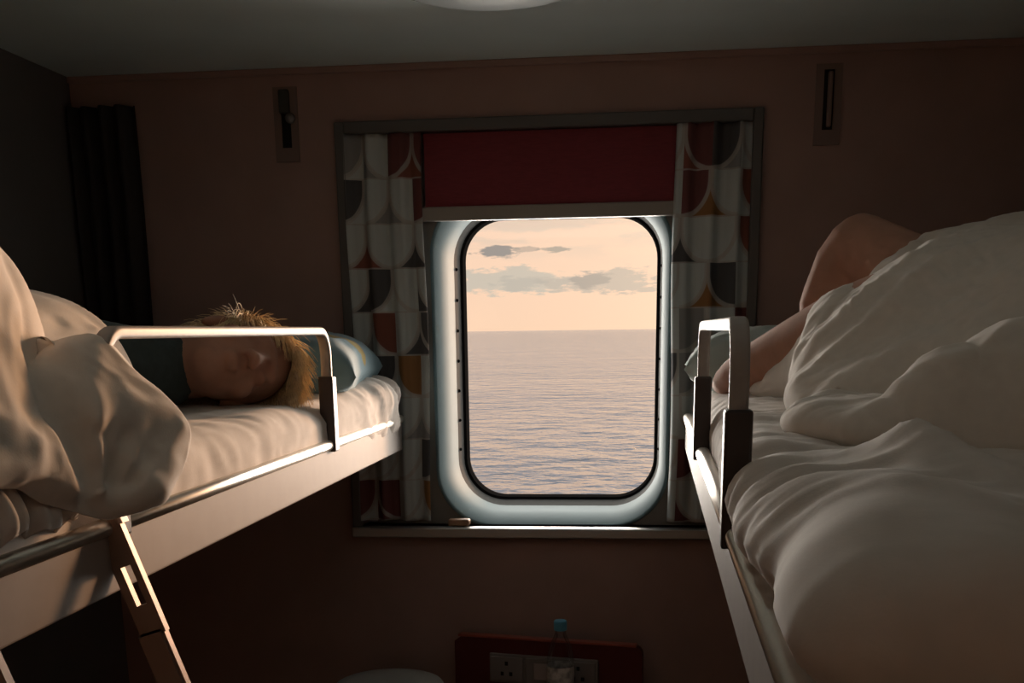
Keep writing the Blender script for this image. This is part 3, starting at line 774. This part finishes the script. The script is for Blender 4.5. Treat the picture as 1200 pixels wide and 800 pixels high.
d += crease([(-.65, -1.63, 1.60), (-.625, -1.64, 1.53), (-.605, -1.66, 1.47), (-.58, -1.68, 1.42)], .009, .014)
d += crease([(-.70, -1.35, 1.51), (-.74, -1.30, 1.54), (-.77, -1.22, 1.545)], -.008, .015)
d += crease([(-.69, -1.28, 1.475), (-.73, -1.22, 1.515), (-.76, -1.14, 1.525)], .008, .013)
for _ in range(3):
    N[1:-1, 1:-1] = (N[1:-1, 1:-1] * 2 + N[2:, 1:-1] + N[:-2, 1:-1] + N[1:-1, 2:] + N[1:-1, :-2]) / 6
N /= np.maximum(np.linalg.norm(N, axis=-1, keepdims=True), 1e-6)
P = P + N * d[..., None]
for _ in range(2):
    P[1:-1, 1:-1] = (P[1:-1, 1:-1] * 2 + P[2:, 1:-1] + P[:-2, 1:-1] + P[1:-1, 2:] + P[1:-1, :-2]) / 6
me = grid_mesh(P, 'duvet')
bm = bmesh.new(); bm.from_mesh(me); bmesh.ops.recalc_face_normals(bm, faces=bm.faces[:]); bm.to_mesh(me); bm.free()
duv_l = solidify(link('duvet', me, M_white_cotton, smooth=True), .022)
tag(duv_l, 'sunlit white duvet heaped on the left bunk, one fold over the edge', 'duvet')
# crumpled sheet edge above the panel next to the ladder hook
n = 160
ys = np.linspace(-1.615, -2.15, n); rows = []
wv = np.sin(ys * 95 + 2.5 * np.sin(ys * 23)) * .006 + .004 * np.sin(ys * 210)
for k, (x, z) in enumerate([(-.66, 1.402), (-.62, 1.405), (-.592, 1.395), (-.574, 1.376), (-.565, 1.356), (-.567, 1.342)]):
    f = min(1, k / 3); rows.append(np.stack([x + wv * f, ys, z + wv * .8 * f + .004 * f * np.sin(ys * 61)], -1))
me = grid_mesh(catmull(np.array(rows), 5), 'bed_sheet')
tag(solidify(link('bed_sheet', me, M_sheet, smooth=True), .004), 'crumpled sheet edge bunched above the left panel near the ladder hook', 'sheet')

# right: heap over the body, rolls towards the camera
def ridge_h(X, Y, pts):
    """height of a ridge polyline [(x,y,h,w)]"""
    best = np.zeros_like(X)
    for (x0, y0, h0, w0), (x1, y1, h1, w1) in zip(pts, pts[1:]):
        dx, dy = x1 - x0, y1 - y0; L2_ = dx * dx + dy * dy
        t = np.clip(((X - x0) * dx + (Y - y0) * dy) / L2_, 0, 1)
        dd = np.hypot(X - x0 - t * dx, Y - y0 - t * dy); hh = h0 + t * (h1 - h0); ww = w0 + t * (w1 - w0)
        q = np.clip(1 - (dd / ww) ** 2, 0, 1)
        best = np.maximum(best, hh * q ** .62)
    return best
nx, ny = 190, 230
u = np.linspace(0, 1, nx); v = np.linspace(0, 1, ny)
U, V = np.meshgrid(u, v, indexing='ij')
# outline: aisle edge x(v), window-end edge and camera-end edge
ye0 = -.60 - .03 * U; ye1 = -1.50 - .32 * U
Y = ye0 + (ye1 - ye0) * V
xa = .208 + .03 * np.sin(V * 6.0) - .015 * np.cos(V * 15)
X = xa + (.865 - xa) * U ** 1.05
R1 = ridge_h(X, Y, [(.280, -.76, .10, .13), (.39, -.82, .175, .22), (.52, -.92, .236, .30), (.68, -1.02, .265, .36), (.9, -1.1, .27, .36)])
R2 = ridge_h(X, Y, [(.262, -1.02, .050, .085), (.34, -1.10, .085, .11), (.48, -1.2, .13, .16), (.75, -1.3, .20, .25)])
R3 = ridge_h(X, Y, [(.292, -1.475, .030, .055), (.335, -1.465, .085, .085), (.40, -1.46, .108, .12), (.48, -1.47, .122, .16), (.62, -1.52, .15, .22), (.9, -1.6, .18, .26)])
k_ = 60.0
R0 = ridge_h(X, Y, [(.450, -.735, .245, .125), (.56, -.80, .265, .20), (.85, -.92, .27, .26)])
Hh = np.log(np.exp(k_ * R0) + np.exp(k_ * R1) + np.exp(k_ * R2) + np.exp(k_ * R3)) / k_ - math.log(3) / k_
edge = np.minimum(np.minimum(U * .64, V * .95), (1 - V) * .95)
lip = np.clip(1 - (1 - np.clip(edge / .06, 0, 1)) ** 2, 0, 1) ** .5
Z = 1.398 + lip * (.030 + Hh)
P = np.stack([X - .022 * lip * np.exp(-(U * .64 / .05) ** 2), Y, Z], -1)
N = normals_grid(P)
if N[nx // 2, ny // 2, 2] < 0: N = -N
d = (.010 * folds(P, (4.5, 6, 4), 41.0, .6, 2.5) + .005 * folds(P, (12, 14, 10), 44.0, .6) + .0025 * folds(P, (24, 24, 24), 47.0, .5)) * np.clip(edge / .03, 0, 1)
P = P + N * d[..., None]
me = grid_mesh(P, 'duvet')
bm = bmesh.new(); bm.from_mesh(me); bmesh.ops.recalc_face_normals(bm, faces=bm.faces[:]); bm.to_mesh(me); bm.free()
tag(solidify(link('duvet', me, M_white_cotton, smooth=True), .015), 'rumpled white duvet piled in rolls over the person on the right bunk', 'duvet')

# ------------------------------------------------------------------ patterned curtains
PC = dict(g=(0.52, 0.57, 0.57), k=(0.27, 0.275, 0.275), d=(0.085, 0.085, 0.09), m=(0.17, 0.06, 0.06), b=(0.24, 0.085, 0.06), o=(0.30, 0.15, 0.055))
def curtain_material():
    m = bpy.data.materials.new('printed_curtain_cotton'); m.use_nodes = True; t = NT(m.node_tree)
    b = t.n('ShaderNodeBsdfPrincipled'); o = t.n('ShaderNodeOutputMaterial'); t.l(b.outputs[0], o.inputs[0]); b.inputs['Roughness'].default_value = 0.9
    uv = t.n('ShaderNodeUVMap', uv_map='cell'); sp = t.n('ShaderNodeSeparateXYZ'); t.l(uv.outputs[0], sp.inputs[0])
    ci = t.n('ShaderNodeAttribute', attribute_name='inside'); co = t.n('ShaderNodeAttribute', attribute_name='outside')
    uu, vv = sp.outputs[0], sp.outputs[1]
    # ogee arc: flat top third, then a quarter round
    v2 = t.math('MAXIMUM', t.math('DIVIDE', t.math('SUBTRACT', vv, .22), .78), 0.0)
    r = t.math('SQRT', t.math('ADD', t.math('MULTIPLY', uu, uu), t.math('MULTIPLY', v2, v2)))
    f = t.math('SUBTRACT', r, .97)
    c = t.mix(t.math('GREATER_THAN', f, 0.0), ci.outputs['Color'], co.outputs['Color'])
    line = t.math('MULTIPLY', t.sstep(t.math('ABSOLUTE', f), .085, .05), 1.0)
    edge = t.math('MAXIMUM', line, t.sstep(vv, .955, .975))
    c = t.mix(t.math('MULTIPLY', edge, .85), c, (0.46, 0.44, 0.42))
    t.l(c, b.inputs['Base Color'])
    tc = t.n('ShaderNodeTexCoord'); nb = t.n('ShaderNodeTexNoise'); t.l(tc.outputs['Object'], nb.inputs['Vector']); nb.inputs['Scale'].default_value = 500
    bp = t.n('ShaderNodeBump'); bp.inputs['Strength'].default_value = .2; bp.inputs['Distance'].default_value = .002; t.l(nb.outputs[0], bp.inputs['Height']); t.l(bp.outputs[0], b.inputs['Normal'])
    return m
M_curtain = curtain_material()
def curtain(xs, ztop, zbot, row_h, cells, x0, x1, seed, label):
    """xs: column boundaries; cells: rows of codes"""
    bm = bmesh.new(); uvl = bm.loops.layers.uv.new('cell')
    li = bm.loops.layers.float_color.new('inside'); lo = bm.loops.layers.float_color.new('outside')
    NX, NZ = 10, 8; cache = {}
    def wave(x, z):
        return -.004 + .009 * math.sin(x * 105 + seed) + .004 * math.sin(x * 230 + seed * 2 + z * 2) + .003 * math.sin(z * 7 + x * 30)
    def vert(x, z):
        k = (round(x, 5), round(z, 5))
        if k not in cache: cache[k] = bm.verts.new((x + .003 * math.sin(z * 9 + seed), wave(x, z), z))
        return cache[k]
    for r, row in enumerate(cells):
        za = ztop - r * row_h; zb = za - row_h
        for c, code in enumerate(row):
            xa, xb = xs[c], xs[c + 1]
            for i in range(NX):
                xl, xr = xa + (xb - xa) * i / NX, xa + (xb - xa) * (i + 1) / NX
                if xr <= x0 + 1e-6 or xl >= x1 - 1e-6: continue
                for j in range(NZ):
                    zt, zl = za - row_h * j / NZ, za - row_h * (j + 1) / NZ
                    if zl < zbot - 1e-6: continue
                    f = bm.faces.new((vert(xl, zl), vert(xr, zl), vert(xr, zt), vert(xl, zt)))
                    for lp, (x, z) in zip(f.loops, ((xl, zl), (xr, zl), (xr, zt), (xl, zt))):
                        uu = (x - xa) / (xb - xa); uu = uu if code[0] == 'L' else 1 - uu
                        lp[uvl].uv = (uu, (za - z) / row_h)
                        lp[li] = (*PC[code[1]], 1); lp[lo] = (*PC[code[2]], 1)
    o = link('curtain', bm_mesh(bm, 'curtain'), M_curtain, smooth=True)
    solidify(o, .0015)
    tag(o, label, 'curtain', 'patterned window curtains')
curtain([-.702, -.643, -.587, -.530, -.474], 1.985 - .028, 1.060, .0985,
        [['Lkg', 'Rgk', 'Lmb', 'Rmb'], ['Ldg', 'Lgk', 'Rgk', 'Lmg'], ['Lgb', 'Rgb', 'Lgd', 'Rgd'], ['Lgd', 'Ldg', 'Rgg', 'Rgd'], ['Lgk', 'Rbg', 'Lgd', 'Rdd'],
         ['Lgg', 'Ldg', 'Rog', 'Lgg'], ['Lgg', 'Rgg', 'Lgk', 'Rgk'], ['Lgg', 'Lgg', 'Lgg', 'Ldg'], ['Lmg', 'Rmm', 'Lgg', 'Rog'], ['Lgk', 'Lgk', 'Rmg', 'Lgg']],
        -.683, -.512, 1.0, 'patterned curtain at the window side of the left bunk')
curtain([.020, .080, .142, .205, .268], 1.985 - .028, 1.060, .0985,
        [['Lgg', 'Rmb', 'Ldk', 'Rgg'], ['Rgg', 'Lmo', 'Rgo', 'Rbg'], ['Lgd', 'Rgd', 'Lgg', 'Rbg'], ['Lgg', 'Lgo', 'Rdo', 'Lgd'], ['Rgg', 'Lkg', 'Rgg', 'Lmg'],
         ['Ldg', 'Lkg', 'Rmg', 'Lgg'], ['Rgg', 'Rgg', 'Lgg', 'Rgg'], ['Lgg', 'Lmg', 'Rgg', 'Lgg'], ['Rgm', 'Rgm', 'Lkm', 'Lgg'], ['Lgm', 'Lkg', 'Lkg', 'Rgg']],
        .064, .231, 2.3, 'patterned curtain at the window behind the right guard rail')

# ------------------------------------------------------------------ roller blind
bl = empty('roller_blind', (-.22, .012, 1.955)); tag(bl, 'dark red roller blind pulled a little way down the window', 'blind')
LB = Vector(bl.location)
def bpart(name, bm, m, smooth=False): return keep(link(name, bm_mesh(bm), m, smooth=smooth), bl)
bpart('fabric', box_bm(-.505, .066, .010, .0125, 1.792, 1.955), M_red)
bpart('bottom_bar', box_bm(-.520, .066, .002, .020, 1.766, 1.797, bevel=.003), M_bar)
tb_ = lathe_bm([(0, 0), (.012, 0), (.012, .574), (0, .574)], 16); tb_.transform(Matrix.Translation((-.507, .024, 1.943)) @ Matrix.Rotation(math.radians(90), 4, 'Y'))
bpart('roller_tube', tb_, M_red, True)

# ------------------------------------------------------------------ wall berth latches
def latch(x, z0, z1, hasknob, label):
    r = empty('berth_latch', (x, 0, (z0 + z1) / 2)); tag(r, label, 'latch', 'berth latches on the window wall')
    zc = (z0 + z1) / 2; h = (z1 - z0) / 2; wdt = .028
    bm = bmesh.new()
    # plate as a frame round the slot
    sw = .011
    for a, b, c, d in ((-wdt, -sw, -h, h), (sw, wdt, -h, h), (-sw, sw, -h, -h * .62), (-sw, sw, h * .86, h)):
        box_bm(a, b, -.004, 0.0, c, d, bm=bm)
    link('plate', bm_mesh(bm), M_latch, r)
    link('slot', bm_mesh(box_bm(-sw, sw, -.0015, -.0002, -h * .62, h * .86)), M_black, r)
    if hasknob:
        k = lathe_bm([(0, .020), (.005, .020), (.006, .016), (.010, .016), (.011, .012), (.011, .006), (.006, .004), (.006, 0)], 18)
        k.transform(Matrix.Translation((.012, -.002, .012)) @ Matrix.Rotation(math.radians(90), 4, 'X'))
        link('knob', bm_mesh(k), M_chrome, r, smooth=True)
        link('swing_arm', bm_mesh(box_bm(-.014, .012, -.014, -.004, .022, .074, bevel=.005)), mat('latch_arm', (.05, .055, .05), .5), r)
    else:
        link('slide_bar', bm_mesh(box_bm(-.003, .007, -.014, -.002, -h * .56, h * .8, bevel=.003)), M_latch, r)
latch(-.820, 1.902, 2.062, True, 'latch plate with round knob on the wall above the left bunk')
latch(.388, 1.902, 2.066, False, 'latch plate with upright sliding bar on the wall above the right bunk')

# ------------------------------------------------------------------ dark curtain in the left corner
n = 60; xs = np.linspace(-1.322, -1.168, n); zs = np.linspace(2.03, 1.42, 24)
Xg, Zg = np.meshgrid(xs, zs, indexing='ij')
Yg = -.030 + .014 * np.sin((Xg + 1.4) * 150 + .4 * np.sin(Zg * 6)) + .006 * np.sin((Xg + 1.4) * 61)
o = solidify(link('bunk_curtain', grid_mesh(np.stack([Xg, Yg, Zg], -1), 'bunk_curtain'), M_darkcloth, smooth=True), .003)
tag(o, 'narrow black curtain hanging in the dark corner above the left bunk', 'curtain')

# ------------------------------------------------------------------ ceiling light
cl = empty('ceiling_light', (-.262, -.655, H)); tag(cl, 'round unlit ceiling light with pale diffuser', 'ceiling light')
link('rim', bm_mesh(lathe_bm([(.150, 0), (.172, 0), (.174, -.012), (.170, -.022), (.163, -.024), (.160, -.020)], 64)), M_lamprim, cl, smooth=True)
link('diffuser', bm_mesh(lathe_bm([(.163, -.018), (.158, -.026), (.12, -.036), (.06, -.041), (0, -.042)], 64)), M_lamp, cl, smooth=True)

# ------------------------------------------------------------------ below the window
rp = empty('bedside_panel', (-.453, -.020, .50), -.172); tag(rp, 'dark red panel with a strip of sockets under the window', 'panel')
pts = [(0, 0), (.47, 0), (.47, .27)] + [(.45 + .02 * math.cos(math.radians(a)), .27 + .02 * math.sin(math.radians(a))) for a in (30, 60, 90)] + [(.02, .29), (0, .275)]
bm = bmesh.new(); f0 = [bm.verts.new((x, -.018, z)) for x, z in pts]; f1 = [bm.verts.new((x, .0, z)) for x, z in pts]
bm.faces.new(f0); bm.faces.new(f1[::-1])
for k in range(len(pts)): bm.faces.new((f0[k], f1[k], f1[(k + 1) % len(pts)], f0[(k + 1) % len(pts)]))
bmesh.ops.recalc_face_normals(bm, faces=bm.faces[:])
link('board', bm_mesh(bm), M_redpanel, rp)
link('top_edge', bm_mesh(box_bm(.01, .455, -.022, .002, .288, .294, bevel=.002)), mat('red_edge', (.4, .10, .07), .35), rp)
ss = link('socket_strip', bm_mesh(box_bm(.092, .365, -.026, -.018, .178, .252, bevel=.003)), M_plastic, rp)
for k in range(3):
    x = .096 + k * .090
    fp = link('socket_face', bm_mesh(box_bm(x, x + .083, -.030, -.026, .184, .246, bevel=.002)), mat('socket_face', (.27, .25, .245), .45) if k != 1 else M_plastic, ss)
    if k == 1:
        link('rocker', bm_mesh(box_bm(x + .02, x + .062, -.033, -.030, .194, .236, bevel=.002)), mat('rocker_switch', (.42, .36, .34), .4), ss)
    else:
        for dx, dz in ((.041, .016), (.030, -.010), (.052, -.010)):
            link('socket_hole', bm_mesh(box_bm(x + dx - .004, x + dx + .004, -.0306, -.0299, .213 + dz - .005, .213 + dz + .005)), M_black, ss)

tz = .632
tbl = empty('side_table', (-.20, -.175, 0)); tag(tbl, 'small ledge table carrying the water bottle under the window', 'table')
link('table_top', bm_mesh(box_bm(-.17, .17, -.12, .045, tz - .022, tz, bevel=.006)), M_redpanel, tbl)
link('leg', bm_mesh(lathe_bm([(.018, 0), (.018, tz - .022)], 16, (0, -.04, 0))), M_rail, tbl)
link('foot', bm_mesh(lathe_bm([(0, .012), (.09, .012), (.10, 0.002), (.10, 0), (0, 0)], 24, (0, -.04, 0))), M_rail, tbl)
bt = empty('water_bottle', (-.183, -.175, tz)); tag(bt, 'clear plastic water bottle with blue cap in front of the sockets', 'bottle')
prof = [(0, .002), (.026, 0), (.031, .006), (.032, .03), (.030, .036), (.032, .042), (.032, .13), (.031, .15), (.026, .175), (.016, .195), (.0125, .205), (.0125, .218)]
link('bottle_body', bm_mesh(lathe_bm(prof, 28)), M_pet, bt, smooth=True)
link('cap', bm_mesh(lathe_bm([(.0145, .212), (.0155, .214), (.0155, .232), (.014, .235), (0, .235)], 24)), M_cap, bt)
link('label', bm_mesh(lathe_bm([(.0327, .070), (.0327, .128)], 28)), M_label, bt, smooth=True)

rt = empty('round_side_table', (-.585, -.215, 0)); tag(rt, 'small round pale tabletop below the left side of the window', 'table')
link('table_top', bm_mesh(lathe_bm([(0, .690), (.118, .690), (.130, .697), (.131, .708), (.126, .716), (.10, .7185), (0, .7185)], 48)), M_table, rt, smooth=True)
link('leg', bm_mesh(lathe_bm([(.02, .012), (.02, .69)], 16)), M_rail, rt)
link('foot', bm_mesh(lathe_bm([(0, .012), (.10, .012), (.11, .002), (.11, 0), (0, 0)], 32)), M_rail, rt)
